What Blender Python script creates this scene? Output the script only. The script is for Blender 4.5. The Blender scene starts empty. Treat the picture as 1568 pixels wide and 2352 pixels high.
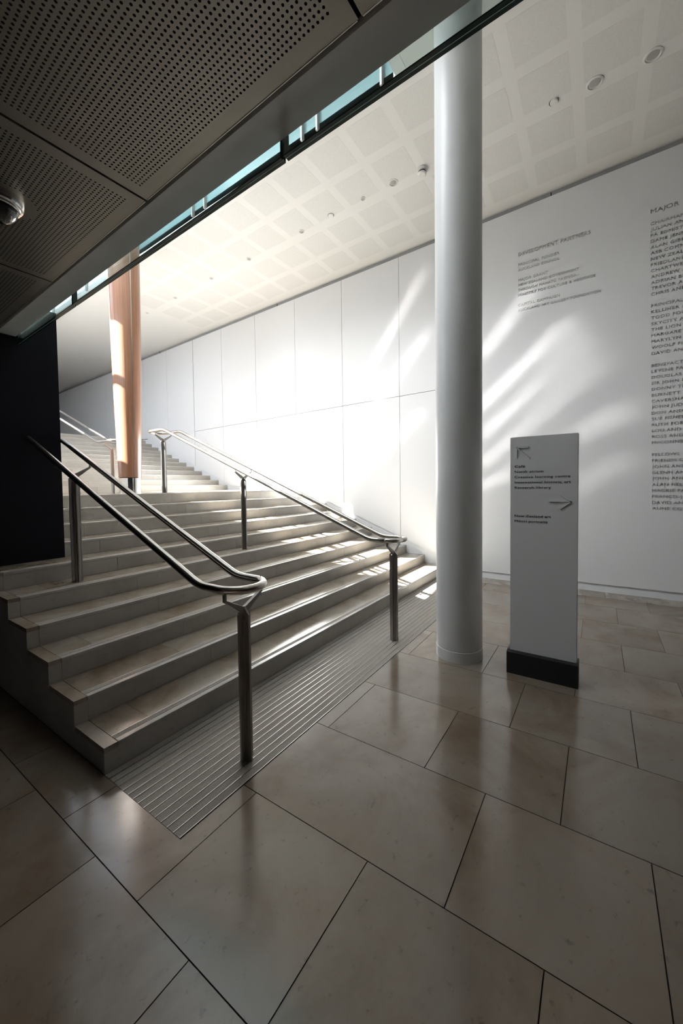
import bpy, bmesh, math, random
from mathutils import Vector, Matrix
random.seed(7)
SC = bpy.context.scene
COL = SC.collection
R = math.radians

# ------------------------------------------------------------------ camera
# solved from the photograph: X runs along the stair risers to the right wall,
# Y runs along that wall into the building, Z is up, metres.
F, PITCH, ROLL, YAW, CY = 880.18, -0.03366, -0.01275, 0.59053, 1143.25
EYE = Vector((0, 0, 1.6))
cp, sp, cr, sr = math.cos(PITCH), math.sin(PITCH), math.cos(ROLL), math.sin(ROLL)
M = Matrix(((cr, -sr*cp, -sr*sp), (sr, cr*cp, cr*sp), (0, -sp, cp)))
LW = Matrix(((math.sin(YAW), -math.cos(YAW), 0), (0, 0, -1), (math.cos(YAW), math.sin(YAW), 0)))
RM = M @ LW
cam = bpy.data.cameras.new('camera')
co = bpy.data.objects.new('camera', cam)
COL.objects.link(co)
cam.sensor_fit = 'HORIZONTAL'; cam.sensor_width = 36.0; cam.lens = 36.0*F/1568.0
cam.shift_y = -(1176.0-CY)/1568.0
cam.clip_start = 0.05; cam.clip_end = 200
right, up, back = Vector(RM[0]), -Vector(RM[1]), -Vector(RM[2])
mw = Matrix((right, up, back)).transposed().to_4x4()
mw.translation = EYE
co.matrix_world = mw
SC.camera = co

# ------------------------------------------------------------------ world, sun, exposure
SC.view_settings.view_transform = 'Standard'
SC.view_settings.look = 'None'
SC.view_settings.gamma = 1
SC.view_settings.use_curve_mapping = False
SC.view_settings.exposure = 0.36
SKY_STRENGTH = 4.5
SUN_STRENGTH = 84.0
w = bpy.data.worlds.new('world'); SC.world = w; w.use_nodes = True
bg = w.node_tree.nodes['Background']
bg.inputs[0].default_value = (0.76, 0.84, 1.0, 1); bg.inputs[1].default_value = SKY_STRENGTH
SUN_DIR = Vector((1.056, -0.70, -1.0)).normalized()
sl = bpy.data.lights.new('sun', 'SUN'); sl.energy = SUN_STRENGTH; sl.angle = R(0.53); sl.color = (1.0, 0.95, 0.88)
so = bpy.data.objects.new('sun', sl); COL.objects.link(so)
sl.color = (1.0, 0.97, 0.93); so.location = (-6, 12, 14)
so.rotation_euler = SUN_DIR.to_track_quat('-Z', 'Y').to_euler()

# added area lamp in the void, standing in for daylight from the upper facade
FACADE_POWER = 340.0
fl = bpy.data.lights.new('daylight_fill_lamp', 'AREA'); fl.shape = 'RECTANGLE'; fl.size = 5.0; fl.size_y = 2.6
fl.energy = FACADE_POWER; fl.spread = R(136); fl.color = (0.93, 0.96, 1.0)
fo = bpy.data.objects.new('daylight_fill_lamp', fl); COL.objects.link(fo)
z_ = -Vector((1, -0.10, -0.34)).normalized(); x_ = Vector((0, 1, 0)); y_ = z_.cross(x_).normalized(); x_ = y_.cross(z_)
m_ = Matrix((x_, y_, z_)).transposed().to_4x4(); m_.translation = Vector((1.15, 4.6, 7.4)); fo.matrix_world = m_
# added strip lamps standing in for sun glints off the rails onto the wall
GLINT = 1.1
def glint(p, q, power):
    P = Vector((6.64, p[0], p[1])); Q = Vector((6.64, q[0], q[1])); mid = (P+Q)/2
    d = (mid-Vector((3.6, 5.3, 2.2))).normalized()
    l = bpy.data.lights.new('added_glint_lamp', 'AREA'); l.shape = 'RECTANGLE'; l.size = (Q-P).length*0.8; l.size_y = 0.12
    l.energy = power*GLINT; l.spread = R(9); l.color = (1, 0.98, 0.96)
    o = bpy.data.objects.new('added_glint_lamp', l); COL.objects.link(o)
    z = -d; x = (Q-P).normalized(); y = z.cross(x).normalized(); x = y.cross(z)
    m = Matrix((x, y, z)).transposed().to_4x4(); m.translation = mid-d*1.9; o.matrix_world = m
for p, q, pw in (((1.60, 2.92), (0.48, 3.87), .5), ((1.60, 2.42), (0.23, 3.60), .45), ((1.60, 1.93), (0.03, 3.29), .4), ((1.60, 1.55), (-0.28, 2.59), .4),
                 ((0.99, 1.04), (-0.36, 1.96), .18), ((4.04, 3.46), (2.69, 5.29), .55), ((4.26, 2.52), (2.53, 4.32), .55), ((4.28, 1.55), (2.54, 3.01), .32), ((1.60, 3.75), (0.94, 4.49), .3)):
    glint(p, q, pw)

# ------------------------------------------------------------------ materials
def newmat(name):
    m = bpy.data.materials.new(name); m.use_nodes = True
    nt = m.node_tree; b = nt.nodes['Principled BSDF']
    return m, nt, b
def plain(name, col, rough=0.5, metal=0.0, spec=0.5, noise=0.0, nscale=8.0, bump=0.0, bscale=60.0, stretch=None):
    m, nt, b = newmat(name)
    b.inputs['Base Color'].default_value = (*col, 1); b.inputs['Roughness'].default_value = rough
    b.inputs['Metallic'].default_value = metal; b.inputs['Specular IOR Level'].default_value = spec
    tc = nt.nodes.new('ShaderNodeTexCoord'); mp = nt.nodes.new('ShaderNodeMapping')
    nt.links.new(tc.outputs['Object'], mp.inputs[0])
    if stretch: mp.inputs['Scale'].default_value = stretch
    if noise > 0:
        n = nt.nodes.new('ShaderNodeTexNoise'); n.inputs['Scale'].default_value = nscale; n.inputs['Detail'].default_value = 6
        nt.links.new(mp.outputs[0], n.inputs['Vector'])
        r = nt.nodes.new('ShaderNodeValToRGB')
        r.color_ramp.elements[0].position = 0.3; r.color_ramp.elements[1].position = 0.7
        r.color_ramp.elements[0].color = (*[max(0, c*(1-noise)) for c in col], 1)
        r.color_ramp.elements[1].color = (*[min(1, c*(1+noise)) for c in col], 1)
        nt.links.new(n.outputs['Fac'], r.inputs[0]); nt.links.new(r.outputs[0], b.inputs['Base Color'])
    if bump > 0:
        n2 = nt.nodes.new('ShaderNodeTexNoise'); n2.inputs['Scale'].default_value = bscale; n2.inputs['Detail'].default_value = 4
        nt.links.new(mp.outputs[0], n2.inputs['Vector'])
        bp = nt.nodes.new('ShaderNodeBump'); bp.inputs['Strength'].default_value = bump; bp.inputs['Distance'].default_value = 0.01
        nt.links.new(n2.outputs['Fac'], bp.inputs['Height']); nt.links.new(bp.outputs[0], b.inputs['Normal'])
    return m
def stone(name, c1, c2, c3, rough=(0.12, 0.3), scale=1.6, bump=0.04, rnd=0.35, dark=0.35):
    m, nt, b = newmat(name); L = nt.links
    tc = nt.nodes.new('ShaderNodeTexCoord'); oi = nt.nodes.new('ShaderNodeObjectInfo')
    mul = nt.nodes.new('ShaderNodeMath'); mul.operation = 'MULTIPLY'; mul.inputs[1].default_value = 37.0
    L.new(oi.outputs['Random'], mul.inputs[0])
    add = nt.nodes.new('ShaderNodeVectorMath'); add.operation = 'ADD'
    L.new(tc.outputs['Object'], add.inputs[0]); L.new(mul.outputs[0], add.inputs[1])
    n = nt.nodes.new('ShaderNodeTexNoise'); n.inputs['Scale'].default_value = scale; n.inputs['Detail'].default_value = 9
    n.inputs['Roughness'].default_value = 0.62; n.inputs['Distortion'].default_value = 0.5
    L.new(add.outputs[0], n.inputs['Vector'])
    r = nt.nodes.new('ShaderNodeValToRGB'); e = r.color_ramp.elements
    e[0].position = 0.32; e[0].color = (*c1, 1); e[1].position = 0.68; e[1].color = (*c3, 1)
    k = e.new(0.5); k.color = (*c2, 1)
    L.new(n.outputs['Fac'], r.inputs[0])
    # small dark fossils and specks
    n2 = nt.nodes.new('ShaderNodeTexNoise'); n2.inputs['Scale'].default_value = 24; n2.inputs['Detail'].default_value = 8; n2.inputs['Roughness'].default_value = 0.7
    L.new(add.outputs[0], n2.inputs['Vector'])
    r2 = nt.nodes.new('ShaderNodeValToRGB'); r2.color_ramp.elements[0].position = 0.30; r2.color_ramp.elements[1].position = 0.40
    d = 1-dark
    r2.color_ramp.elements[0].color = (d*0.95, d, d*1.05, 1); r2.color_ramp.elements[1].color = (1, 1, 1, 1)
    L.new(n2.outputs['Fac'], r2.inputs[0])
    mx = nt.nodes.new('ShaderNodeMix'); mx.data_type = 'RGBA'; mx.blend_type = 'MULTIPLY'; mx.inputs[0].default_value = 1
    L.new(r.outputs[0], mx.inputs[6]); L.new(r2.outputs[0], mx.inputs[7])
    hs = nt.nodes.new('ShaderNodeHueSaturation')
    mr = nt.nodes.new('ShaderNodeMapRange'); mr.inputs[3].default_value = 1-rnd/2; mr.inputs[4].default_value = 1+rnd/2
    L.new(oi.outputs['Random'], mr.inputs[0]); L.new(mr.outputs[0], hs.inputs['Value'])
    L.new(mx.outputs[2], hs.inputs['Color']); L.new(hs.outputs[0], b.inputs['Base Color'])
    mr2 = nt.nodes.new('ShaderNodeMapRange'); mr2.inputs[3].default_value = rough[0]; mr2.inputs[4].default_value = rough[1]
    L.new(n.outputs['Fac'], mr2.inputs[0]); L.new(mr2.outputs[0], b.inputs['Roughness']); b.inputs['Specular IOR Level'].default_value = 0.8
    bp = nt.nodes.new('ShaderNodeBump'); bp.inputs['Strength'].default_value = bump; bp.inputs['Distance'].default_value = 0.004
    L.new(n2.outputs['Fac'], bp.inputs['Height']); L.new(bp.outputs[0], b.inputs['Normal'])
    return m
MT = {}
MT['floor'] = stone('polished_limestone', (0.165, 0.122, 0.084), (0.232, 0.186, 0.142), (0.262, 0.232, 0.192), (0.10, 0.20), 1.5, rnd=0.16)
MT['border'] = stone('border_limestone', (0.24, 0.2, 0.16), (0.30, 0.26, 0.21), (0.34, 0.3, 0.25), (0.2, 0.35), 2.5, rnd=0.1, dark=0.04)
MT['grout'] = plain('dark_grout', (0.035, 0.028, 0.024), 0.9)
MT['tread'] = stone('tread_limestone', (0.20, 0.15, 0.10), (0.31, 0.26, 0.205), (0.38, 0.345, 0.30), (0.13, 0.26), 2.2, rnd=0.12)
MT['riser'] = stone('riser_limestone', (0.34, 0.32, 0.275), (0.41, 0.385, 0.345), (0.45, 0.43, 0.39), (0.35, 0.5), 2.0, rnd=0.1)
MT['grip'] = plain('abrasive_grit', (0.36, 0.33, 0.295), 0.75, noise=0.45, nscale=260, bump=0.5, bscale=300)
MT['inlay'] = plain('steel_inlay', (0.62, 0.60, 0.57), 0.33, 1.0)
MT['nosing'] = plain('honed_nosing', (0.46, 0.44, 0.41), 0.2, 0.0, noise=0.06, nscale=20)
MT['steel'] = plain('brushed_steel', (0.62, 0.585, 0.55), 0.26, 1.0, bump=0.03, bscale=200)
MT['post'] = plain('satin_steel_post', (0.42, 0.40, 0.38), 0.36, 1.0, bump=0.03, bscale=200, stretch=(1, 1, 0.05))
MT['white'] = plain('white_wall_panel', (0.80, 0.80, 0.80), 0.42, spec=0.35)
MT['ceiling'] = plain('white_ceiling', (0.82, 0.82, 0.80), 0.8)
MT['coffer'] = plain('perforated_white', (0.765, 0.765, 0.745), 0.8, noise=0.06, nscale=180, stretch=(1, 0.25, 1))
MT['trim'] = plain('grey_shadow_trim', (0.36, 0.36, 0.36), 0.6)
MT['gap'] = plain('joint_backing', (0.30, 0.30, 0.31), 0.8)
MT['navy'] = plain('dark_navy_panel', (0.007, 0.0075, 0.012), 0.7, spec=0.15, noise=0.1, nscale=3)
MT['column'] = plain('white_column_paint', (0.80, 0.81, 0.82), 0.33)
MT['soffit'] = plain('bronze_grey_metal', (0.27, 0.255, 0.232), 0.38, 0.85, noise=0.05, nscale=2)
MT['band'] = plain('charcoal_paint', (0.33, 0.33, 0.325), 0.55, noise=0.04, nscale=5)
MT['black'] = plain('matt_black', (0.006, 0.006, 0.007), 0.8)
MT['plinth'] = plain('black_plinth', (0.012, 0.012, 0.013), 0.55)
MT['sign'] = plain('satin_aluminium', (0.80, 0.81, 0.82), 0.45, 0.0)
MT['ink'] = plain('charcoal_lettering', (0.045, 0.05, 0.06), 0.5)
MT['letter'] = plain('satin_metal_lettering', (0.68, 0.67, 0.64), 0.4, 0.2)
MT['edge'] = plain('dark_green_glass_edge', (0.004, 0.022, 0.020), 0.12, spec=0.6)
MT['sealant'] = plain('clear_interlayer', (0.45, 0.60, 0.55), 0.3)
MT['chrome'] = plain('chrome_ring', (0.8, 0.8, 0.8), 0.12, 1.0)
MT['dome'] = plain('smoked_dome', (0.008, 0.008, 0.010), 0.05, spec=0.8)
MT['lens'] = plain('frosted_lamp_lens', (0.42, 0.42, 0.41), 0.3)
MT['plastic'] = plain('white_plastic', (0.78, 0.78, 0.76), 0.45)
MT['dark_room'] = plain('dark_plaster', (0.035, 0.032, 0.03), 0.8)
MT['mullion'] = plain('pale_aluminium', (0.38, 0.34, 0.32), 0.4, 0.3)
MT['void'] = plain('void_plaster', (0.80, 0.81, 0.80), 0.7)
def wood():
    m, nt, b = newmat('copper_toned_timber'); L = nt.links
    tc = nt.nodes.new('ShaderNodeTexCoord'); mp = nt.nodes.new('ShaderNodeMapping'); mp.inputs['Scale'].default_value = (22, 22, 0.5)
    L.new(tc.outputs['Object'], mp.inputs[0])
    n = nt.nodes.new('ShaderNodeTexNoise'); n.inputs['Scale'].default_value = 2.2; n.inputs['Detail'].default_value = 8
    L.new(mp.outputs[0], n.inputs['Vector'])
    r = nt.nodes.new('ShaderNodeValToRGB'); e = r.color_ramp.elements
    e[0].position = 0.3; e[0].color = (0.22, 0.100, 0.055, 1); e[1].position = 0.72; e[1].color = (0.32, 0.160, 0.090, 1)
    L.new(n.outputs['Fac'], r.inputs[0]); L.new(r.outputs[0], b.inputs['Base Color'])
    b.inputs['Roughness'].default_value = 0.3; b.inputs['Coat Weight'].default_value = 0.4; b.inputs['Coat Roughness'].default_value = 0.12
    return m
MT['wood'] = wood()
def glass(name, tint, refl=0.08):
    m = bpy.data.materials.new(name); m.use_nodes = True; nt = m.node_tree; nt.nodes.clear(); L = nt.links
    o = nt.nodes.new('ShaderNodeOutputMaterial'); t = nt.nodes.new('ShaderNodeBsdfTransparent'); g = nt.nodes.new('ShaderNodeBsdfGlossy')
    t.inputs[0].default_value = (*tint, 1); g.inputs['Roughness'].default_value = 0.02; g.inputs[0].default_value = (0.9, 1, 1, 1)
    lf = nt.nodes.new('ShaderNodeLayerWeight'); lf.inputs[0].default_value = 0.5
    pw = nt.nodes.new('ShaderNodeMath'); pw.operation = 'POWER'; pw.inputs[1].default_value = 4.0; L.new(lf.outputs['Facing'], pw.inputs[0])
    lw = nt.nodes.new('ShaderNodeMath'); lw.operation = 'MULTIPLY_ADD'; lw.inputs[1].default_value = 0.75; lw.inputs[2].default_value = 0.04; L.new(pw.outputs[0], lw.inputs[0])
    mx = nt.nodes.new('ShaderNodeMixShader')
    L.new(lw.outputs[0], mx.inputs[0]); L.new(t.outputs[0], mx.inputs[1]); L.new(g.outputs[0], mx.inputs[2]); L.new(mx.outputs[0], o.inputs[0])
    return m
MT['glass_clear'] = glass('window_glass', (0.96, 0.98, 0.98))
MT['glass_green'] = glass('laminated_green_glass', (0.94, 0.975, 0.97))
MT['glass_teal'] = plain('teal_back_painted_glass', (0.155, 0.245, 0.255), 0.2, spec=0.3, noise=0.12, nscale=0.6)

# ------------------------------------------------------------------ object helpers
def props(o, label=None, cat=None, group=None, kind=None):
    if label: o['label'] = label
    if cat: o['category'] = cat
    if group: o['group'] = group
    if kind: o['kind'] = kind
    return o
def empty(name, loc, label=None, cat=None, group=None, kind=None):
    o = bpy.data.objects.new(name, None); COL.objects.link(o); o.location = loc; o.empty_display_size = 0.1
    return props(o, label, cat, group, kind)
def world_loc(o):
    v = Vector(o.location)
    while o.parent: o = o.parent; v = v + Vector(o.location)
    return v
def link(name, me, mat, parent=None, loc=(0, 0, 0), smooth=False):
    """mesh data is given in world coordinates; a child's location undoes its parent's"""
    o = bpy.data.objects.new(name, me); COL.objects.link(o)
    if mat and not me.materials: me.materials.append(MT[mat])
    o.location = loc
    if parent:
        o.parent = parent
        o.location = Vector(loc) - world_loc(parent)
    if smooth:
        for p in me.polygons: p.use_smooth = True
    return o
class MB:
    def __init__(s): s.v = []; s.f = []; s.smooth = []
    def box(s, x0, x1, y0, y1, z0, z1):
        b = len(s.v)
        s.v += [(x0, y0, z0), (x1, y0, z0), (x1, y1, z0), (x0, y1, z0), (x0, y0, z1), (x1, y0, z1), (x1, y1, z1), (x0, y1, z1)]
        s.f += [tuple(b+i for i in q) for q in ((0, 3, 2, 1), (4, 5, 6, 7), (0, 1, 5, 4), (1, 2, 6, 5), (2, 3, 7, 6), (3, 0, 4, 7))]
        return s
    def prism(s, pts, axis, a0, a1):
        """pts: polygon; axis 'x': pts=(y,z); 'y': pts=(x,z); 'z': pts=(x,y)"""
        b = len(s.v); n = len(pts)
        for a in (a0, a1):
            for p, q in pts:
                s.v.append({'x': (a, p, q), 'y': (p, a, q), 'z': (p, q, a)}[axis])
        s.f.append(tuple(range(b, b+n))[::-1]); s.f.append(tuple(range(b+n, b+2*n)))
        for i in range(n):
            j = (i+1) % n; s.f.append((b+i, b+j, b+n+j, b+n+i))
        return s
    def lathe(s, c, prof, n=48, cap=True):
        b = len(s.v)
        for r, z in prof:
            for i in range(n):
                a = 2*math.pi*i/n; s.v.append((c[0]+r*math.cos(a), c[1]+r*math.sin(a), z))
        for k in range(len(prof)-1):
            for i in range(n):
                j = (i+1) % n; s.f.append((b+k*n+i, b+k*n+j, b+(k+1)*n+j, b+(k+1)*n+i))
        if cap:
            s.f.append(tuple(b+i for i in range(n))[::-1]); s.f.append(tuple(b+(len(prof)-1)*n+i for i in range(n)))
        return s
    def sweep(s, path, r, n=20):
        b = len(s.v); P = [Vector(p) for p in path]; m = len(P)
        T = [(P[min(i+1, m-1)]-P[max(i-1, 0)]).normalized() for i in range(m)]
        u = T[0].cross(Vector((0, 0, 1)));
        if u.length < 1e-4: u = Vector((1, 0, 0))
        u.normalize()
        for i in range(m):
            u = (u - T[i]*u.dot(T[i])).normalized(); v = T[i].cross(u)
            for k in range(n):
                a = 2*math.pi*k/n; s.v.append(tuple(P[i]+u*(r*math.cos(a))+v*(r*math.sin(a))))
        for i in range(m-1):
            for k in range(n):
                j = (k+1) % n; s.f.append((b+i*n+k, b+i*n+j, b+(i+1)*n+j, b+(i+1)*n+k))
        s.f.append(tuple(b+k for k in range(n))[::-1]); s.f.append(tuple(b+(m-1)*n+k for k in range(n)))
        return s
    def mesh(s, name, fn=None, fix=True):
        me = bpy.data.meshes.new(name)
        me.from_pydata([fn(*v) for v in s.v] if fn else s.v, [], s.f); 
        if fix:
            bm = bmesh.new(); bm.from_mesh(me); bmesh.ops.recalc_face_normals(bm, faces=bm.faces); bm.to_mesh(me); bm.free()
        me.update(); return me
    def build(s, name, mat, parent=None, smooth=False, fn=None, bevel=0, auto=False):
        o = link(name, s.mesh(name, fn), mat, parent, smooth=smooth or auto)
        if bevel:
            m = o.modifiers.new('bevel', 'BEVEL'); m.width = bevel; m.segments = 2; m.limit_method = 'ANGLE'; m.angle_limit = R(40)
        if auto:
            me = o.data
            bm = bmesh.new(); bm.from_mesh(me)
            for e in bm.edges:
                if len(e.link_faces) == 2 and e.calc_face_angle(0) > R(35): e.smooth = False
            bm.to_mesh(me); bm.free()
        return o
def box(name, mat, x0, x1, y0, y1, z0, z1, parent=None, bevel=0):
    return MB().box(x0, x1, y0, y1, z0, z1).build(name, mat, parent, bevel=bevel)
def struct(o, label=None): o['kind'] = 'structure'; o['label'] = label or o.name.replace('_', ' '); return o
def slab_holes(name, outline, holes, thick, to_world, mat, parent=None):
    """flat panel with polygon openings, given in 2-D, mapped to world"""
    cu = bpy.data.curves.new(name, 'CURVE'); cu.dimensions = '2D'; cu.fill_mode = 'BOTH'; cu.extrude = thick/2
    for poly in [outline]+holes:
        sp_ = cu.splines.new('POLY'); sp_.points.add(len(poly)-1)
        for i, (a, b) in enumerate(poly): sp_.points[i].co = (a, b, 0, 1)
        sp_.use_cyclic_u = True
    tmp = bpy.data.objects.new('tmp', cu); COL.objects.link(tmp)
    dg = bpy.context.evaluated_depsgraph_get(); me = bpy.data.meshes.new_from_object(tmp.evaluated_get(dg))
    bpy.data.objects.remove(tmp)
    for v in me.vertices: v.co = to_world(*v.co)
    me.materials.clear(); me.update()
    o = link(name, me, mat, parent); return o
_dims = {}
def text_mesh(s, bold=0.0, depth=0.002, spacing=1.0):
    cu = bpy.data.curves.new('t', 'FONT'); cu.body = s; cu.size = 1.0; cu.extrude = depth; cu.offset = bold
    cu.space_character = spacing; cu.resolution_u = 3
    tmp = bpy.data.objects.new('tmp', cu); COL.objects.link(tmp)
    dg = bpy.context.evaluated_depsgraph_get(); me = bpy.data.meshes.new_from_object(tmp.evaluated_get(dg))
    bpy.data.objects.remove(tmp); bpy.data.curves.remove(cu)
    me.materials.clear(); return me
CAP = 0.729
def lettering(s, X, y0, z0, width, cap, mat, parent, bold=0.02, spacing=1.15, proud=0.004, tilt=0.0):
    """text on a plane facing -X, running towards -Y"""
    me = text_mesh(s, 0.0, 0.5, spacing)
    if bold > 0:
        bm = bmesh.new(); bm.from_mesh(me)
        g = bmesh.ops.duplicate(bm, geom=bm.verts[:]+bm.edges[:]+bm.faces[:])
        for v in g['geom']:
            if isinstance(v, bmesh.types.BMVert): v.co.x += bold*1.6; v.co.y += bold*.3
        bm.to_mesh(me); bm.free()
    xs = [v.co.x for v in me.vertices]; a, b = min(xs), max(xs)
    sx = width/(b-a) if width else cap/CAP*1.15; sz = cap/CAP
    for v in me.vertices:
        x, y, z = v.co
        t = (x-a)*sx
        v.co = (X - proud*(z+0.5), y0 - t, z0 + y*sz + tilt*t)
    me.flip_normals(); me.update()
    o = link('lettering', me, mat, parent); o['label'] = 'lettering reading ' + s
    return o

# ------------------------------------------------------------------ shell
XW = 6.67; YS, TR, RI = 2.27, 0.369, 0.1507
LAND = 10*RI; YL = YS+9*TR; YU = YL+2.463; TR2, RI2 = 0.348, 0.130
CZ = lambda y: 5.97-0.026*y
# floor
floor = struct(box('floor', 'grout', -5, 7.0, -4.6, 7.0, -0.12, -0.006), 'polished beige limestone floor in staggered rows with dark joints')
rows = [-1.83, -1.19, -0.55, 0.09, 0.735, 1.36, 2.0, 2.64, 3.29, 3.94, 4.58, 5.24, 5.89, 6.33]
G = 0.0022
XL = 0.985
def tile(x0, x1, y0, y1, mat='floor'):
    o = box('stone_tile', mat, x0+G, x1-G, y0+G, y1-G, -0.006-0.0, 0.0, floor)
    bm = bmesh.new(); bm.from_mesh(o.data)
    o['kind_of'] = 'tile'; bm.free(); del o['kind_of']
for k in range(len(rows)-1):
    x0, x1 = rows[k], rows[k+1]; A = (k % 2 == 0)   # k=4 is the row at 0.735..1.36
    off = 0.135 if A else 0.47
    js = [off+0.667*i for i in range(-7, 12)]
    if not A and x0 > 0.9: js = [j for j in js if abs(j-1.137) > 0.01]
    ytop = 4.46 if x0 < XL else 1.565
    js = [j for j in js if -3.6 < j < ytop-0.03]+[ytop]
    for a, b in zip(js[:-1], js[1:]):
        if x0 < XL < x1 and b > 1.565:
            if a < 1.565-0.03:
                if b-a > 0.2: MB().prism([(x0+G, a+G), (x1-G, a+G), (x1-G, 1.565-G), (XL-G, 1.565-G), (XL-G, b-G), (x0+G, b-G)], 'z', -.006, 0).build('stone_tile', 'floor', floor)
            else: tile(x0, XL, a, b)
        else: tile(x0, x1, a, b)
for a, b in ((-3.4, -1.75), (-1.75, -0.09), (-0.09, 1.58), (1.58, 2.27)):
    tile(6.33, 6.68, a, b, 'border')

# walls
wr = struct(box('wall_right', 'gap', 6.70, 6.95, -4.6, 22.0, 0, 6.3), 'white panelled wall with raised funder lettering beside the stairs')
def skz(y):
    if y < 1.87: return 0.115
    if y < 5.73: return 0.115+0.3865*(y-1.87)
    if y < 7.85: return 0.115+0.3865*(5.73-1.87)
    if y < 11.75: return 1.607+0.3795*(y-7.85)
    return 1.607+0.3795*3.9
JZ = lambda y: 3.305-0.0182*y
TZ = lambda y: CZ(y)-0.085
def wpanel(y0, y1, lo, hi):
    ys = [y0]+[k for k in (1.87, 5.73, 7.85, 11.75) if y0 < k < y1]+[y1]
    pts = [(y, lo(y)) for y in ys]+[(y1, hi(y1)), (y0, hi(y0))]
    MB().prism(pts, 'x', 6.645, 6.701).build('wall_panel', 'white', wr)
g = 0.004
wpanel(-4.5, 1.85, skz, TZ)
Y = [1.858, 3.115, 4.395, 5.655, 6.905, 8.14, 9.335]
for a, b in zip(Y[:-1], Y[1:]):
    wpanel(a+g, b-g, skz, lambda y: JZ(y)-g)
    wpanel(a+g, b-g, lambda y: JZ(y)+g, TZ)
Y = [9.35, 10.6, 11.85, 13.1, 14.35, 15.6, 17.5, 19.5, 21.9]
for a, b in zip(Y[:-1], Y[1:]): wpanel(a+g*.5, b-g*.5, lambda y: max(skz(y), 3.12 if y > 11.7 else skz(y)), TZ)
# skirting: level, raked, level, raked
def skirt_part(name, y0, y1, zb):
    ys = [y0]+[k for k in (1.87, 5.73, 7.85, 11.75) if y0 < k < y1]+[y1]
    pts = [(y, skz(y)+0.02) for y in ys]+[(y, zb) for y in (y1, y0)]
    return MB().prism(pts, 'x', 6.668, 6.72)
bs = struct(skirt_part('b', -4.5, 21.9, 0.0).build('baseboard_right', 'column'), 'white recessed skirting stepping up beside the stairs')
tr = struct(MB().prism([(-4.5, CZ(-4.5)-.09), (21.9, CZ(21.9)-.09), (21.9, CZ(21.9)+.1), (-4.5, CZ(-4.5)+.1)], 'x', 6.69, 6.74).build('trim_1', 'trim'), 'grey shadow trim between right wall and ceiling')
for y in (2.05, 0.62, 6.2, 11.0):
    MB().box(6.685, 6.692, y, y+.012, CZ(y)-.07, CZ(y)-.005).build('trim_joint', 'black', tr)
# ceiling
def cslab(x0, x1, y0, y1, t=0.12, dz=0.0):
    m = MB(); m.prism([(y0, CZ(y0)+dz), (y1, CZ(y1)+dz), (y1, CZ(y1)+dz+t), (y0, CZ(y0)+dz+t)], 'x', x0, x1); return m
XC = 3.90; YC = 1.82
ceil = struct(empty('ceiling', (5, 2, 6)), 'white suspended ceiling with square perforated panels')
cslab(XC, 6.74, -4.6, 22.0).build('ceiling_board', 'ceiling', ceil)
cslab(1.0, XC, -4.6, YC).build('ceiling_board', 'ceiling', ceil)
cslab(1.0, XC, 15.4, 22.0).build('ceiling_board', 'ceiling', ceil)
pm = None
for xi, (x0, x1) in enumerate(((3.38, 3.86), (4.04, 4.52), (4.66, 5.14), (5.33, 5.83), (5.97, 6.42))):
    for k in range(-5, 14):
        y0 = 0.285+0.605*k; y1 = y0+0.485
        if xi == 0 and y1 > 1.7: continue
        cslab(x0, x1, y0, y1, 0.02, -0.0015).build('perforated_panel', 'coffer', ceil)
# upper void above the ceiling edge (glazed inner wall, end walls, roof)
vg = struct(empty('window_1', (XC, 8, 7)), 'teal glazed wall rising above the ceiling edge')
ys = [1.86, 2.0, 2.88, 3.12, 3.42, 5.05, 5.35, 7.0, 7.35, 9.0, 10.7, 12.4, 14.1, 15.3]
for a, b in zip(ys[:-1], ys[1:]):
    if a > 7.3: MB().box(XC+0.010, XC+0.016, a+.012, b-.012, CZ(a)+.005, 6.95).build('pane', 'glass_clear', vg)
    else: MB().box(XC-0.0, XC+0.03, a+.012, b-.012, CZ(a)+.005, 6.95).build('pane', 'glass_teal', vg)
for y in ys[1:-1]:
    MB().box(XC-0.05, XC+.01, y-.012, y+.012, CZ(y)+.02, 6.95).build('mullion', 'mullion', vg)
box('ledge', 'void', XC-0.004, XC+.12, 1.82, 15.4, 5.5, 5.62, vg).hide_render = False
bpy.data.objects.remove(bpy.data.objects['ledge'])
MB().box(XC-.01, XC+.05, 1.82, 15.4, 6.95, 9.3).build('spandrel', 'band', vg)
MB().prism([(1.82, CZ(1.82)-.002), (15.4, CZ(15.4)-.002), (15.4, CZ(15.4)+.025), (1.82, CZ(1.82)+.025)], 'x', XC-.012, XC+.0).build('edge_trim', 'void', vg)
struct(box('ceiling_void', 'void', 0.9, XC+.05, 1.7, 15.55, 9.3, 9.4), 'white roof over the void')
struct(box('wall_void_near', 'void', 1.0, XC+.03, 1.70, YC, CZ(1.8)+.0, 9.3), 'white end wall of the void above the ceiling')
struct(box('wall_void_far', 'void', 1.0, XC+.03, 15.4, 15.55, 5.5, 9.3), 'white far end wall of the void above the ceiling')
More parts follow.
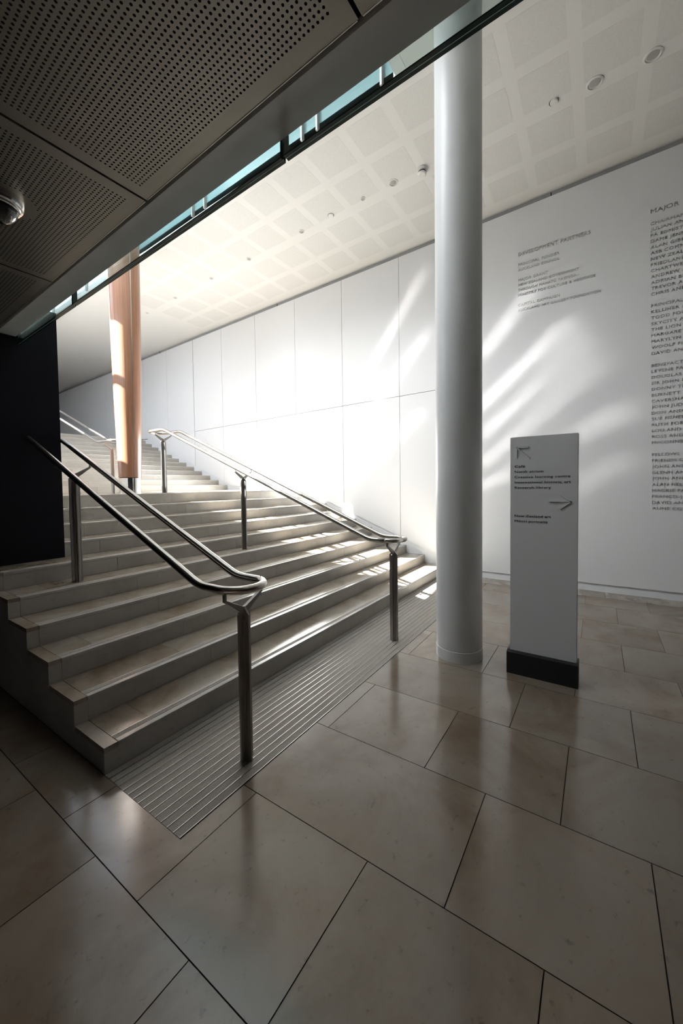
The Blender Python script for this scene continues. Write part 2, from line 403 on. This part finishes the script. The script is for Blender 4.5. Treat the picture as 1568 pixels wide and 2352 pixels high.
# unseen upper facade on the left, openings shaped to place the sun patches
OA = [(4.65, 3.80), (7.45, 4.00), (7.7, 4.70), (6.75, 5.12), (5.95, 5.40), (5.25, 4.55)]
OB = [(7.98, 4.28), (8.85, 4.28), (8.85, 5.98), (11.1, 5.98), (11.1, 8.15), (8.32, 8.15), (8.32, 6.6), (7.98, 6.6)]
OC = [(9.7, 4.72), (10.75, 4.72), (10.75, 5.35), (9.7, 5.35)]
wul = struct(slab_holes('wall_upper_left', [(-4.6, 3.32), (22, 3.32), (22, 9.4), (-4.6, 9.4)], [OA, OB, OC], 0.06,
        lambda a, b, c: (0.95+c, a, b), 'void'), 'unseen white upper wall with openings shaped to place the sun patches on the stairs')
for nm, O in (('added_window_2', OA), ('added_window_3', OB), ('added_window_4', OC)):
    wn = struct(MB().prism(O, 'x', 0.945, 0.955).build(nm, 'glass_clear'), 'clear glazing of an unseen upper opening shaped to place the sun patches')
    if nm == 'added_window_2':
        MB().prism([(4.9, 3.985), (7.6, 4.93), (7.6, 4.98), (4.9, 4.035)], 'x', 0.93, 0.97).build('added_shade_bar', 'mullion', wn)  # unseen bars added to cut dark lines into the sun patches
        MB().prism([(5.0, 3.785), (7.5, 4.66), (7.5, 4.70), (5.0, 3.825)], 'x', 0.93, 0.97).build('added_shade_bar', 'mullion', wn)
    if nm == 'added_window_3':
        MB().box(0.93, 0.97, 7.9, 8.9, 5.56, 5.70).build('added_shade_bar', 'mullion', wn)  # unseen bar added to cast the dark band on the timber column
# hall left wall, far wall, upper landing
OD = [(8.3, 1.95), (12.2, 1.95), (12.2, 3.15), (8.9, 3.15)]  # unseen opening added so sunlight bounces up and brightens the hall
struct(slab_holes('wall_hall_left', [(4.755, 0), (22, 0), (22, 3.4), (4.755, 3.4)], [OD], 0.06, lambda a, b, c: (0.95+c, a, b), 'void'), 'white lower left wall of the hall behind the dark wall')
struct(MB().prism(OD, 'x', 0.945, 0.955).build('added_window_5', 'glass_clear'), 'clear glazing of an unseen opening added low in the left wall for bounced sunlight')
struct(box('wall_far', 'white', 1.0, 6.7, 21.9, 22.1, 2.9, 6.2), 'white far end wall of the hall')
struct(MB().box(-5.0, XL-.002, 4.47, 4.75, 0, 3.33).box(XL-.002, 1.64, 4.47, 4.75, 6*RI+.001, 3.33).build('wall_left', 'navy'), 'near-black navy wall standing on the sixth stair tread')
struct(box('wall_back', 'dark_room', -5.0, 7.0, -4.75, -4.6, 0, 6.3), 'plaster wall behind the viewer')
struct(box('wall_outer_left', 'dark_room', -5.15, -5.0, -4.75, 4.75, 0, 3.2), 'dark wall at the far left')

# ------------------------------------------------------------------ mezzanine soffit
SH = lambda x, y, z: (x+0.031*y, y, z)
mz = empty('mezzanine_soffit', (0, 1, 3.0), 'dark mezzanine underside with perforated metal panels and grey edge band', 'soffit')
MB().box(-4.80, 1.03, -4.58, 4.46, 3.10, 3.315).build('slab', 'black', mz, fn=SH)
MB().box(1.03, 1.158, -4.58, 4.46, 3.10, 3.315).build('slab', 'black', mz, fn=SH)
MB().box(1.037, 1.172, -4.58, 4.46, 3.0, 3.03).build('edge_band', 'band', mz, fn=SH)
MB().box(1.158, 1.172, -4.58, 4.46, 3.03, 3.318).build('fascia', 'band', mz, fn=SH)
def perforated(w, pitch, r, skip=None, margin=0.058):
    """square sheet with real round holes, local coordinates from 0..w"""
    n = int(round((w-2*margin)/pitch)); m0 = (w-n*pitch)/2
    vs = []; fs = []; idx = {}
    def V(x, y, z=0.0):
        k = (round(x, 5), round(y, 5))
        if k not in idx: idx[k] = len(vs); vs.append((x, y, z))
        return idx[k]
    N = 8
    for i in range(n):
        for j in range(n):
            cx, cy = m0+(i+.5)*pitch, m0+(j+.5)*pitch; h = pitch/2
            sq = [V(cx+h*a, cy+h*b) for a, b in ((1, 0), (1, 1), (0, 1), (-1, 1), (-1, 0), (-1, -1), (0, -1), (1, -1))]
            if skip and skip(cx, cy): fs.append(tuple(sq)); continue
            b = len(vs)
            for k in range(N):
                a = 2*math.pi*k/N; vs.append((cx+r*math.cos(a), cy+r*math.sin(a), 0))
            for k in range(N):
                fs.append((sq[k], sq[(k+1) % N], b+(k+1) % N, b+k))
    # plain margin
    a, c = m0, w-m0
    b = len(vs); vs += [(0, 0, 0), (w, 0, 0), (w, w, 0), (0, w, 0), (a, a, 0), (c, a, 0), (c, c, 0), (a, c, 0)]
    fs += [(b, b+1, b+5, b+4), (b+1, b+2, b+6, b+5), (b+2, b+3, b+7, b+6), (b+3, b, b+4, b+7)]
    # folded edges
    b2 = len(vs); vs += [(0, 0, .03), (w, 0, .03), (w, w, .03), (0, w, .03)]
    fs += [(b, b2, b2+1, b+1), (b+1, b2+1, b2+2, b+2), (b+2, b2+2, b2+3, b+3), (b+3, b2+3, b2, b)]
    me = bpy.data.meshes.new('perforated_panel'); me.from_pydata(vs, [], [tuple(reversed(f)) for f in fs]); me.update()
    me.materials.append(MT['soffit']); return me
PW = 1.229
pmesh = perforated(PW, 0.0186, 0.0048)
DOME = (0.66, 2.40)
for k, y0 in enumerate((-1.872, -0.630, 0.622-0.01, 1.866-0.012, 3.108-0.012)):
    for c in range(2):
        x1 = 1.018+0.031*y0-c*(PW+.012)
        me = pmesh
        if k == 3 and c == 0:
            lx, ly = DOME[0]-(x1-PW), DOME[1]-y0
            me = perforated(PW, 0.0186, 0.0048, skip=lambda a, b: (a-lx)**2+(b-ly)**2 < 0.135**2)
        o = bpy.data.objects.new('perforated_panel', me); COL.objects.link(o); o.parent = mz
        o.location = Vector((x1-PW, y0+.031*PW*(1+c), 3.0))-Vector(mz.location)
        o.rotation_euler = (0, 0, -0.031)
    # bright folded lip along the panel edge
    MB().box(1.017, 1.020, y0+.004, y0+PW-.004, 2.9985, 3.03).build('panel_lip', 'inlay', mz, fn=SH)
# dome camera
dc = empty('dome_camera', (DOME[0], DOME[1], 3.0), 'smoked dome security camera in a chrome ring on the perforated soffit', 'camera')
MB().lathe(DOME, [(0.098, 2.999), (0.098, 2.975), (0.092, 2.962), (0.080, 2.957), (0.078, 2.999)], 48).build('ring', 'chrome', dc, auto=True)
MB().lathe(DOME, [(0.083, 2.962), (0.083, 2.950), (0.076, 2.947), (0.074, 2.962)], 48).build('inner_ring', 'chrome', dc, auto=True)
MB().lathe(DOME, [(0.074*math.cos(R(a)), 2.950-0.066*math.sin(R(a))) for a in range(0, 90, 8)]+[(0.001, 2.884)], 48).build('dome', 'dome', dc, smooth=True)
# glass balustrade hanging past the slab edge
gb = empty('glass_balustrade', (1.25, 1, 2.94), 'green-edged laminated glass balustrade hanging past the mezzanine edge', 'balustrade')
for a, b in ((-3.0, -1.03), (-1.015, 1.075), (1.09, 3.19), (3.205, 4.46)):
    for dx in (0.0, 0.0165):
        MB().box(1.180+dx, 1.192+dx, a, b, 2.945, 4.05).build('glass_pane', 'glass_green', gb, fn=SH)
        MB().box(1.1795+dx, 1.1925+dx, a, b, 2.940, 2.9455).build('pane_edge', 'edge', gb, fn=SH)
        MB().box(1.1795+dx, 1.1925+dx, b-.004, b, 2.945, 3.2).build('pane_edge', 'edge', gb, fn=SH)
        MB().box(1.1795+dx, 1.1925+dx, a, a+.004, 2.945, 3.2).build('pane_edge', 'edge', gb, fn=SH)
    MB().box(1.192, 1.1965, a, b, 2.941, 2.944).build('interlayer', 'sealant', gb, fn=SH)

# ------------------------------------------------------------------ white column
cw = empty('round_column', (3.54, 1.07, 0), 'tall white round column with a collar at its foot beside the sign', 'column')
MB().lathe((3.54, 1.07), [(0.2045, 0.104), (0.2045, CZ(1.07)+.02)], 96).build('shaft', 'column', cw, auto=True)
MB().lathe((3.54, 1.07), [(0.2075, 0.0), (0.2075, 0.098), (0.2045, 0.100)], 96).build('collar', 'column', cw, auto=True)
MB().lathe((3.54, 1.07), [(0.2015, 0.09), (0.2015, 0.112)], 96).build('collar_gap', 'trim', cw, auto=True)

# ------------------------------------------------------------------ sign pillar
sg = empty('wayfinding_sign', (3.52, 0.37, 0), 'tall pale metal wayfinding slab on a black plinth beside the round column', 'sign')
SX = 3.45
MB().box(SX, SX+.10, .130, .612, .175, 1.975).build('slab', 'sign', sg, bevel=.002)
MB().prism([(3.415, 0), (3.415, .178), (3.415, .178), (SX+.005, .19), (SX+.10, .19), (SX+.135, .178), (SX+.135, 0)], 'y', .118, .633).build('plinth', 'plinth', sg)
for s, z, ye, cap in (('Café', 1.723, .500, .0205), ('North atrium', 1.680, .367, .0205), ('Creative learning centre', 1.636, .181, .0205),
                      ('International historic art', 1.592, .177, .0205), ('Research library', 1.549, .313, .0205),
                      ('New Zealand art', 1.315, .311, .0205), ('Māori portraits', 1.272, .337, .0205)):
    lettering(s, SX, .578, z, .578-ye, cap, 'ink', sg, bold=0.008, spacing=1.08, proud=0.0015)
def flat_poly(name, segs, mat, parent, X, t=0.007, w=0.0095, off=(0, 0)):
    m = MB()
    for (y0, z0), (y1, z1) in [((a+off[0], b+off[1]), (c+off[0], d+off[1])) for (a, b), (c, d) in segs]:
        d = Vector((y1-y0, z1-z0)).normalized()*1; n = Vector((-d.y, d.x))*w/2; e = d*w*.2
        m.prism([(y0-n.x-e.x, z0-n.y-e.y), (y1-n.x+e.x, z1-n.y+e.y), (y1+n.x+e.x, z1+n.y+e.y), (y0+n.x-e.x, z0+n.y-e.y)], 'x', X-t, X+.001)
    return m.build(name, mat, parent)
a1 = flat_poly('arrow', [((.565, 1.888), (.476, 1.888)), ((.565, 1.888), (.565, 1.805)), ((.565, 1.888), (.466, 1.794))], 'sign', sg, SX)
flat_poly('arrow_shade_line', [((.565, 1.888), (.476, 1.888)), ((.565, 1.888), (.565, 1.805)), ((.565, 1.888), (.466, 1.794))], 'ink', sg, SX, t=.003, w=.0095, off=(-.0018, .0012))  # dark offset copy paints the shade line along the raised arrow
a1['label'] = 'raised arrow pointing up and left'
a2 = flat_poly('arrow', [((.324, 1.448), (.176, 1.448)), ((.246, 1.503), (.174, 1.448)), ((.246, 1.391), (.174, 1.448))], 'sign', sg, SX)
flat_poly('arrow_shade_line', [((.324, 1.448), (.176, 1.448)), ((.246, 1.503), (.174, 1.448)), ((.246, 1.391), (.174, 1.448))], 'ink', sg, SX, t=.003, w=.0095, off=(-.0006, -.0022))  # same painted shade line, offset below the right-pointing arrow
a2['label'] = 'raised arrow pointing right'

# ------------------------------------------------------------------ staircase
st = empty('staircase', (3.8, YS, 0), 'wide limestone staircase rising in two flights to the upper hall', 'staircase')
# solid core of the lower flight
pts = [(YS+.02, -0.004)]
for i in range(10):
    y = YS+i*TR; pts += [(y+.02, (i+1)*RI-.028)]
    if i < 9: pts += [(y+TR+.02, (i+1)*RI-.028)]
pts += [(YU+.02, LAND-.028)]
for i in range(12):
    y = YU+i*TR2; pts += [(y+.02, LAND+(i+1)*RI2-.028)]
    if i < 11: pts += [(y+TR2+.02, LAND+(i+1)*RI2-.028)]
pts += [(21.88, LAND+12*RI2-.028), (21.88, 1.2), (YL+.5, -.004)]
core = MB().prism(pts, 'x', 1.65, XW-.004)
cut = [p for p in pts if p[0] < 4.46 and p[0] < YL]
p2 = [p for p in pts[:-3] if p[0] < 4.2]+[(4.465, 6*RI-.028), (4.465, -.004)]
core.prism(p2, 'x', XL+.004, 1.65)
core.prism([(4.76, -.004), (4.76, 7*RI-.028)]+[p for p in pts[:-2] if p[0] > 4.8]+[(21.88, -.004)], 'x', 1.0, 1.65)
core.build('core', 'riser', st)
EB = 0.075  # width of the end border stones
def splits(x0, x1, js): 
    e = [x0]+[j for j in js if x0+.1 < j < x1-.1]+[x1]; return list(zip(e[:-1], e[1:]))
for i in range(10):
    y = YS+i*TR; z = (i+1)*RI; xa = XL if i < 6 else 1.02
    if i < 6:
        MB().box(XL, XL+EB, y, y+.019, z-RI+.001, z-.030).build('end_stone', 'riser', st)
        MB().box(XL, XL+EB-.002, y, y+TR-.001, z-.0295, z).build('end_stone', 'tread', st)
    x0 = XL+EB if i < 6 else (1.645 if i < 7 else 1.0)
    for a, b in splits(x0, XW, (1.975, 3.533, 5.09) if i != 6 else (1.975, 3.533, 5.58)):
        MB().box(a+.0012, b-.0012, y, y+.019, z-RI+.001, z-.026).build('riser_slab', 'riser', st)
    last = i == 9
    jt = [1.285+1.556*k for k in range(4)] if i % 2 == 0 else [1.76+1.556*k for k in range(4)]
    for a, b in splits(x0, XW, jt):
        ye = (y+TR-.001) if not last else y+.9
        MB().box(a+.001, b-.001, y+.088, ye, z-.025, z).build('tread_slab', 'tread', st)
        if last:
            for q in (0.9, 1.8): MB().box(a+.001, b-.001, y+q+.002, min(y+q+.9, YU)-.001, z-.025, z).build('landing_slab', 'tread', st)
    MB().box(x0, XW, y-.0015, y+.040, z-.026, z+.0005).build('nosing', 'nosing', st, bevel=.004)
    MB().box(x0, XW, y+.0405, y+.078, z-.026, z+.0002).build('grip_strip', 'grip', st)
    MB().box(x0, XW, y+.0785, y+.0845, z-.026, z+.0012).build('metal_inlay', 'inlay', st)
for i in range(12):
    y = YU+i*TR2; z = LAND+(i+1)*RI2
    for a, b in splits(1.0, XW, (1.975, 3.533, 5.09)):
        MB().box(a+.001, b-.001, y, y+.019, z-RI2+.001, z-.026).build('riser_slab', 'riser', st)
        MB().box(a+.001, b-.001, y+.045, (y+TR2-.001) if i < 11 else 21.88, z-.025, z).build('tread_slab', 'tread', st)
    MB().box(1.0, XW, y-.001, y+.044, z-.026, z+.0005).build('nosing', 'nosing', st, bevel=.003)
# end strings against the right wall skirting (small grey slivers at each riser end)
# warning strips in the floor in front of the first riser
ws = empty('warning_strip', (3.8, 1.9, 0), 'band of gritty stone strips with metal lines in front of the first stair', 'floor strip')
y0, pitch, n = 1.567, 0.0502, 14
MB().box(XL-.01, 6.66, y0-.002, YS+.018, -.006, -.0045).build('bed', 'grout', ws)
for i in range(n):
    a = y0+i*pitch
    MB().box(XL, 6.655, a+.0045, a+.0075, -.0045, .0008).build('metal_inlay', 'inlay', ws)
    MB().box(XL, 6.655, a+.0085, a+pitch-.0002, -.0045, .0004).build('grip_strip', 'grip', ws)

# ------------------------------------------------------------------ handrails
RT = 0.0245; HW = 0.14
def fillet(pts, r, n=6):
    out = [Vector(pts[0])]
    for i in range(1, len(pts)-1):
        p0, p, p1 = Vector(pts[i-1]), Vector(pts[i]), Vector(pts[i+1])
        a = (p0-p).normalized(); b = (p1-p).normalized()
        A = p+a*r; B = p+b*r
        for k in range(n+1):
            t = k/n; out.append(A*(1-t)**2+p*2*t*(1-t)+B*t*t)
    out.append(Vector(pts[-1])); return out
def dense(a, b, n=10): a = Vector(a); b = Vector(b); return [a+(b-a)*k/n for k in range(n+1)]
def rail_post(xc, y, zb, ztop, parent, zrail, name='post'):
    """cross-shaped post of two plates, chamfered top, welded Y bracket under the tubes"""
    w = 0.044; t = 0.0065
    m = MB()
    m.prism([(xc-w, zb), (xc+w, zb), (xc+w, ztop-.045), (xc+.004, ztop), (xc-.004, ztop), (xc-w, ztop-.045)], 'y', y-t, y+t)
    m.prism([(y-w, zb), (y+w, zb), (y+w, ztop-.045), (y+.004, ztop), (y-.004, ztop), (y-w, ztop-.045)], 'x', xc-t, xc+t)
    m.box(xc-.02, xc+.02, y-.02, y+.02, zb, ztop-.07)
    p = m.build(name, 'post', parent, bevel=.0012)
    b = MB()
    for s in (-1, 1):
        q = [(xc, ztop-.038), (xc+s*.02, ztop-.038), (xc+s*HW, zrail-.060), (xc+s*HW, zrail-RT+.004), (xc+s*(HW-.012), zrail-RT+.004), (xc+s*(HW-.012), zrail-.052), (xc, ztop-.004)]
        b.prism(q, 'y', y-.011, y+.011)
    b.build('bracket', 'post', p, bevel=.001)
    MB().box(xc-.03, xc+.03, y-.03, y+.03, zb-.001, zb+.002).build('foot_plate', 'post', p)
    return p
def u_path(xc, yt, zt, slope, y_end, bend_y, d=1, top=None):
    """tube pair: from far left end down to the bend, round the level loop and back up"""
    zb = zt
    def side(s):
        pts = [(xc+s*HW, y_end, zb+slope*(y_end-bend_y)), (xc+s*HW, bend_y, zb), (xc+s*HW, yt+HW*d, zb)]
        f = fillet(pts, 0.07); return dense(f[0], f[1], 12)[:-1]+f[1:]
    A = side(-1); B = side(1)
    loop = [Vector((xc-HW*math.cos(t), yt+HW*d-HW*d*math.sin(t), zb)) for t in [math.pi*k/20 for k in range(1, 20)]]
    return A+loop+B[::-1]
# left rail
hl = empty('handrail', (1.52, 1.71, 0), 'nearest double-tube steel handrail, running up into the dark wall on the left', 'handrail', 'steel handrails on the stairs')
zc = 1.022; byl = 1.93; sl_ = 0.414
pth = u_path(1.52, 1.615, zc, sl_, 4.485, byl)
MB().sweep(pth, RT).build('rail_tube', 'steel', hl, smooth=True)
rail_post(1.505, 1.70, 0.0, zc-.115, hl, zc)
rail_post(1.535, 3.93, 5*RI, zc+sl_*2.0-.12, hl, zc+sl_*2.0)
for x, y in ((1.44, 1.86), (1.66, 1.72)):
    MB().lathe((x-.0, y), [(.0, zc+.02), (.004, zc+.0245), (.003, zc+.029), (.0005, zc+.030)], 10).build('screw', 'post', hl)
# right rail: closed loop at both ends
hr = empty('handrail', (3.52, 1.73, 0), 'middle double-tube steel handrail, looped at both ends, sunlit at its top', 'handrail', 'steel handrails on the stairs')
zc = 1.042; sl_ = 0.401; xc = 3.52; yt = 5.52; zt = zc+sl_*(yt-1.93)
def closed(xc, y0, z0, y1, z1, yl0, yl1):
    """closed racetrack: level loop at bottom (tip yl0), slope y0..y1, level loop at top (tip yl1)"""
    pts = []
    for s in (-1, 1):
        q = [(xc+s*HW, yl0+HW, z0), (xc+s*HW, y0, z0), (xc+s*HW, y1, z1), (xc+s*HW, yl1-HW, z1)]
        f = fillet(q, 0.07); pts.append(f)
    lo = [Vector((xc+HW*math.cos(t), yl0+HW-HW*math.sin(t), z0)) for t in [math.pi*k/20 for k in range(1, 20)]]
    hi = [Vector((xc-HW*math.cos(t), yl1-HW+HW*math.sin(t), z1)) for t in [math.pi*k/20 for k in range(1, 20)]]
    A, B = pts
    out = A+hi+B[::-1]+lo; out.append(A[0]); return out
MB().sweep(closed(xc, 1.93, zc, yt, zt, 1.615, 6.0), RT).build('rail_tube', 'steel', hr, smooth=True)
rail_post(xc, 1.73, 0.0, zc-.115, hr, zc)
rail_post(xc, 3.93, 5*RI, zc+sl_*2.0-.12, hr, zc+sl_*2.0)
rail_post(xc, 5.76, LAND, zt-.115, hr, zt)
# upper rail
hu = empty('handrail', (3.52, 7.3, LAND), 'farthest double-tube steel handrail, on the upper flight behind the timber column', 'handrail', 'steel handrails on the stairs')
zu = 2.44
MB().sweep(u_path(3.52, 7.05, zu, 0.374, 12.3, 7.62), RT).build('rail_tube', 'steel', hu, smooth=True)
rail_post(3.52, 7.38, LAND, zu-.115, hu, zu)
rail_post(3.52, 11.9, LAND+11*RI2, zu+.374*(11.9-7.62)-.11, hu, zu+.374*(11.9-7.62))

# ------------------------------------------------------------------ timber column
tc_ = empty('timber_column', (3.50, 6.76, LAND), 'orange-brown tapering timber column with steel foot on the landing', 'column')
TCX, TCY = 3.50, 6.76
MB().lathe((TCX, TCY), [(.176, LAND+.265), (.190, 2.3), (.208, 3.0), (.224, 3.8), (.238, 4.8), (.248, 5.84)], 64).build('shaft', 'wood', tc_, auto=True)
MB().lathe((TCX, TCY), [(.168, LAND), (.172, LAND+.255)], 64).build('steel_foot', 'chrome', tc_, auto=True)
MB().lathe((TCX, TCY), [(.160, LAND+.25), (.160, LAND+.27)], 48).build('foot_gap', 'black', tc_, auto=True)
for ang in (-95, 85):
    m = MB(); a = R(ang); 
    prof = [(.176, LAND+.265), (.190, 2.3), (.208, 3.0), (.224, 3.8), (.238, 4.8), (.248, 5.84)]
    for (r0, z0), (r1, z1) in zip(prof[:-1], prof[1:]):
        b = len(m.v)
        for r_, z_ in ((r0, z0), (r1, z1)):
            for da, dr in ((-.035, -.003), (-.035, .002), (.035, .002), (.035, -.003)):
                m.v.append((TCX+(r_+dr)*math.cos(a+da), TCY+(r_+dr)*math.sin(a+da), z_))
        m.f += [(b, b+1, b+5, b+4), (b+1, b+2, b+6, b+5), (b+2, b+3, b+7, b+6), (b+3, b, b+4, b+7)]
    m.build('metal_seam', 'steel', tc_)

# ------------------------------------------------------------------ ceiling fittings
LX = 5.17
def downlight(x, y, r, label, lens='lens'):
    o = empty('downlight', (x, y, CZ(y)), label, 'light', 'round fittings in a line along the ceiling'); z = CZ(y)
    MB().lathe((x, y), [(r, z+.01), (r, z-.006), (r*.78, z-.012), (r*.72, z+.004)], 32, cap=False).build('rim', 'plastic', o, auto=True)
    MB().lathe((x, y), [(r*.76, z+.003), (r*.5, z-.004), (r*.12, z-.008), (.002, z-.008)], 32).build('lens', lens, o, auto=True)
fit = [(5.22, -.43, .085, 'round recessed downlight nearest the top right corner'),
       (5.19, .07, .085, 'round recessed downlight with grey lens, second from the right'),
       (5.11, 2.47, .070, 'round grey-lensed downlight just left of the smoke detector'),
       (5.11, 2.97, .042, 'small spotlight in the ceiling, third fitting left of the column'),
       (5.12, 4.17, .050, 'small dark-centred downlight in the middle of the ceiling'),
       (5.12, 5.44, .050, 'small downlight in the far ceiling, fifth left of the column'),
       (5.11, 6.52, .050, 'small downlight in the far ceiling, third from the timber column'),
       (5.12, 7.77, .050, 'small downlight in the far ceiling, second from the timber column'),
       (5.14, 8.92, .050, 'farthest small downlight, beside the timber column')]
for x, y, r, l in fit: downlight(x, y, r, l)
def button(x, y, r, label, cat, nm):
    z = CZ(y); o = empty(nm, (x, y, z), label, cat)
    MB().lathe((x, y), [(r*1.12, z+.01), (r*1.12, z-.004), (r*.9, z-.006)], 32).build('base', 'black' if nm != 'smoke_detector' else 'plastic', o, auto=True)
    MB().lathe((x-.006, y-.004), [(r, z-.002), (r, z-.014), (r*.86, z-.020)], 32).build('cover', 'plastic', o, auto=True)
button(5.16, .46, .045, 'flat round white cover plate with a thin dark rim on the ceiling', 'cover plate', 'ceiling_cover')
button(5.11, 3.56, .045, 'small round white cover plate on the ceiling left of the downlights', 'cover plate', 'ceiling_cover')
z = CZ(2.05); sd = empty('smoke_detector', (5.15, 2.05, z), 'white smoke detector hanging from the ceiling beside the white column', 'smoke detector')
MB().lathe((5.15, 2.05), [(.075, z+.01), (.075, z-.018), (.066, z-.024)], 32).build('base', 'plastic', sd, auto=True)
MB().lathe((5.15, 2.05), [(.052, z-.023), (.052, z-.045), (.058, z-.047), (.058, z-.062), (.045, z-.072)], 32).build('sensor_head', 'plastic', sd, auto=True)
MB().lathe((5.15, 2.05), [(.0535, z-.030), (.0535, z-.044)], 32).build('vent_ring', 'ink', sd, auto=True)

# ------------------------------------------------------------------ lettering on the right wall
WX = 6.645
for s, z, ye, cap, b in (('DEVELOPMENT PARTNERS', 5.133, .120, .060, .022), ('PRINCIPAL FUNDER', 4.980, .509, .043, .022), ('AUCKLAND COUNCIL', 4.903, .506, .040, .006),
        ('MAJOR GRANT', 4.745, .655, .043, .022), ('NEW ZEALAND GOVERNMENT', 4.671, .262, .040, .006), ('THROUGH MANATŪ TAONGA–', 4.593, .261, .040, .006),
        ('MINISTRY FOR CULTURE & HERITAGE', 4.514, .056, .040, .006), ('CAPITAL CAMPAIGN', 4.360, .500, .043, .022), ('AUCKLAND ART GALLERY FOUNDATION', 4.280, -.007, .040, .006)):
    lettering(s, WX, 1.071, z, 1.071-ye, cap, 'letter', wr, bold=b+.004, spacing=1.12, proud=.0035)
lines = ['MAJOR FO', "CHAIRMAN'", 'JULIAN AND', 'PA EDMISTO', 'DAME JENNY', 'ALAN GIBBS', 'ASB COMMU', 'NEW ZEALA', 'FRIEDLANDE', 'CHARTWELL',
         'ANDREW AN', 'ADRIAN BUR', 'TREVOR AN', 'CHRIS AND', 'PRINCIPAL', 'KELLIHER A', 'TODD FOUN', 'SKYCITY AU', 'THE LION F', 'MARGARET',
         'MARYLYN M', 'WOOLF FISH', 'DAVID AND', 'BENEFACTO', 'LEVENE FAM', 'DOUGLAS G', 'SIR JOHN L', 'DONNY TRU', 'BURNETT C', 'CAVERSHAM',
         'JOHN JUDG', 'DON AND JO', 'SUE FISHER', 'RUTH FORE', 'LOU AND IR', 'ROSS AND', 'McCONNEL', 'FELLOWS', 'FRIENDS O', 'JOHN AND J',
         'GLENN AND', 'JOHN AND S', 'ALAN HELL', 'MACKIE FAM', 'FRANCIS-JO', 'DAVID AND', 'ANNE CONE']
zs = [5.147, 4.994, 4.918, 4.841, 4.764, 4.686, 4.609, 4.532, 4.453, 4.378, 4.299, 4.221, 4.146, 4.069, 3.916, 3.837, 3.758, 3.678, 3.602, 3.523, 3.444, 3.365, 3.285,
      3.124, 3.047, 2.968, 2.889, 2.811, 2.73, 2.651, 2.574, 2.492, 2.414, 2.334, 2.256, 2.176, 2.096, 1.935, 1.854, 1.774, 1.693, 1.615, 1.532, 1.453, 1.372, 1.291, 1.210]
for i, (s, z) in enumerate(zip(lines, zs)):
    y0 = -.545-.0014*min(i, 12)-.0013*max(0, i-12)
    hd = s in ('MAJOR FO', "CHAIRMAN'", 'PRINCIPAL', 'BENEFACTO', 'FELLOWS')
    me_w = None
    lettering(s, WX, y0, z, None, .040 if i else .056, 'letter', wr, bold=.022 if hd else .008, spacing=1.1, proud=.0035)
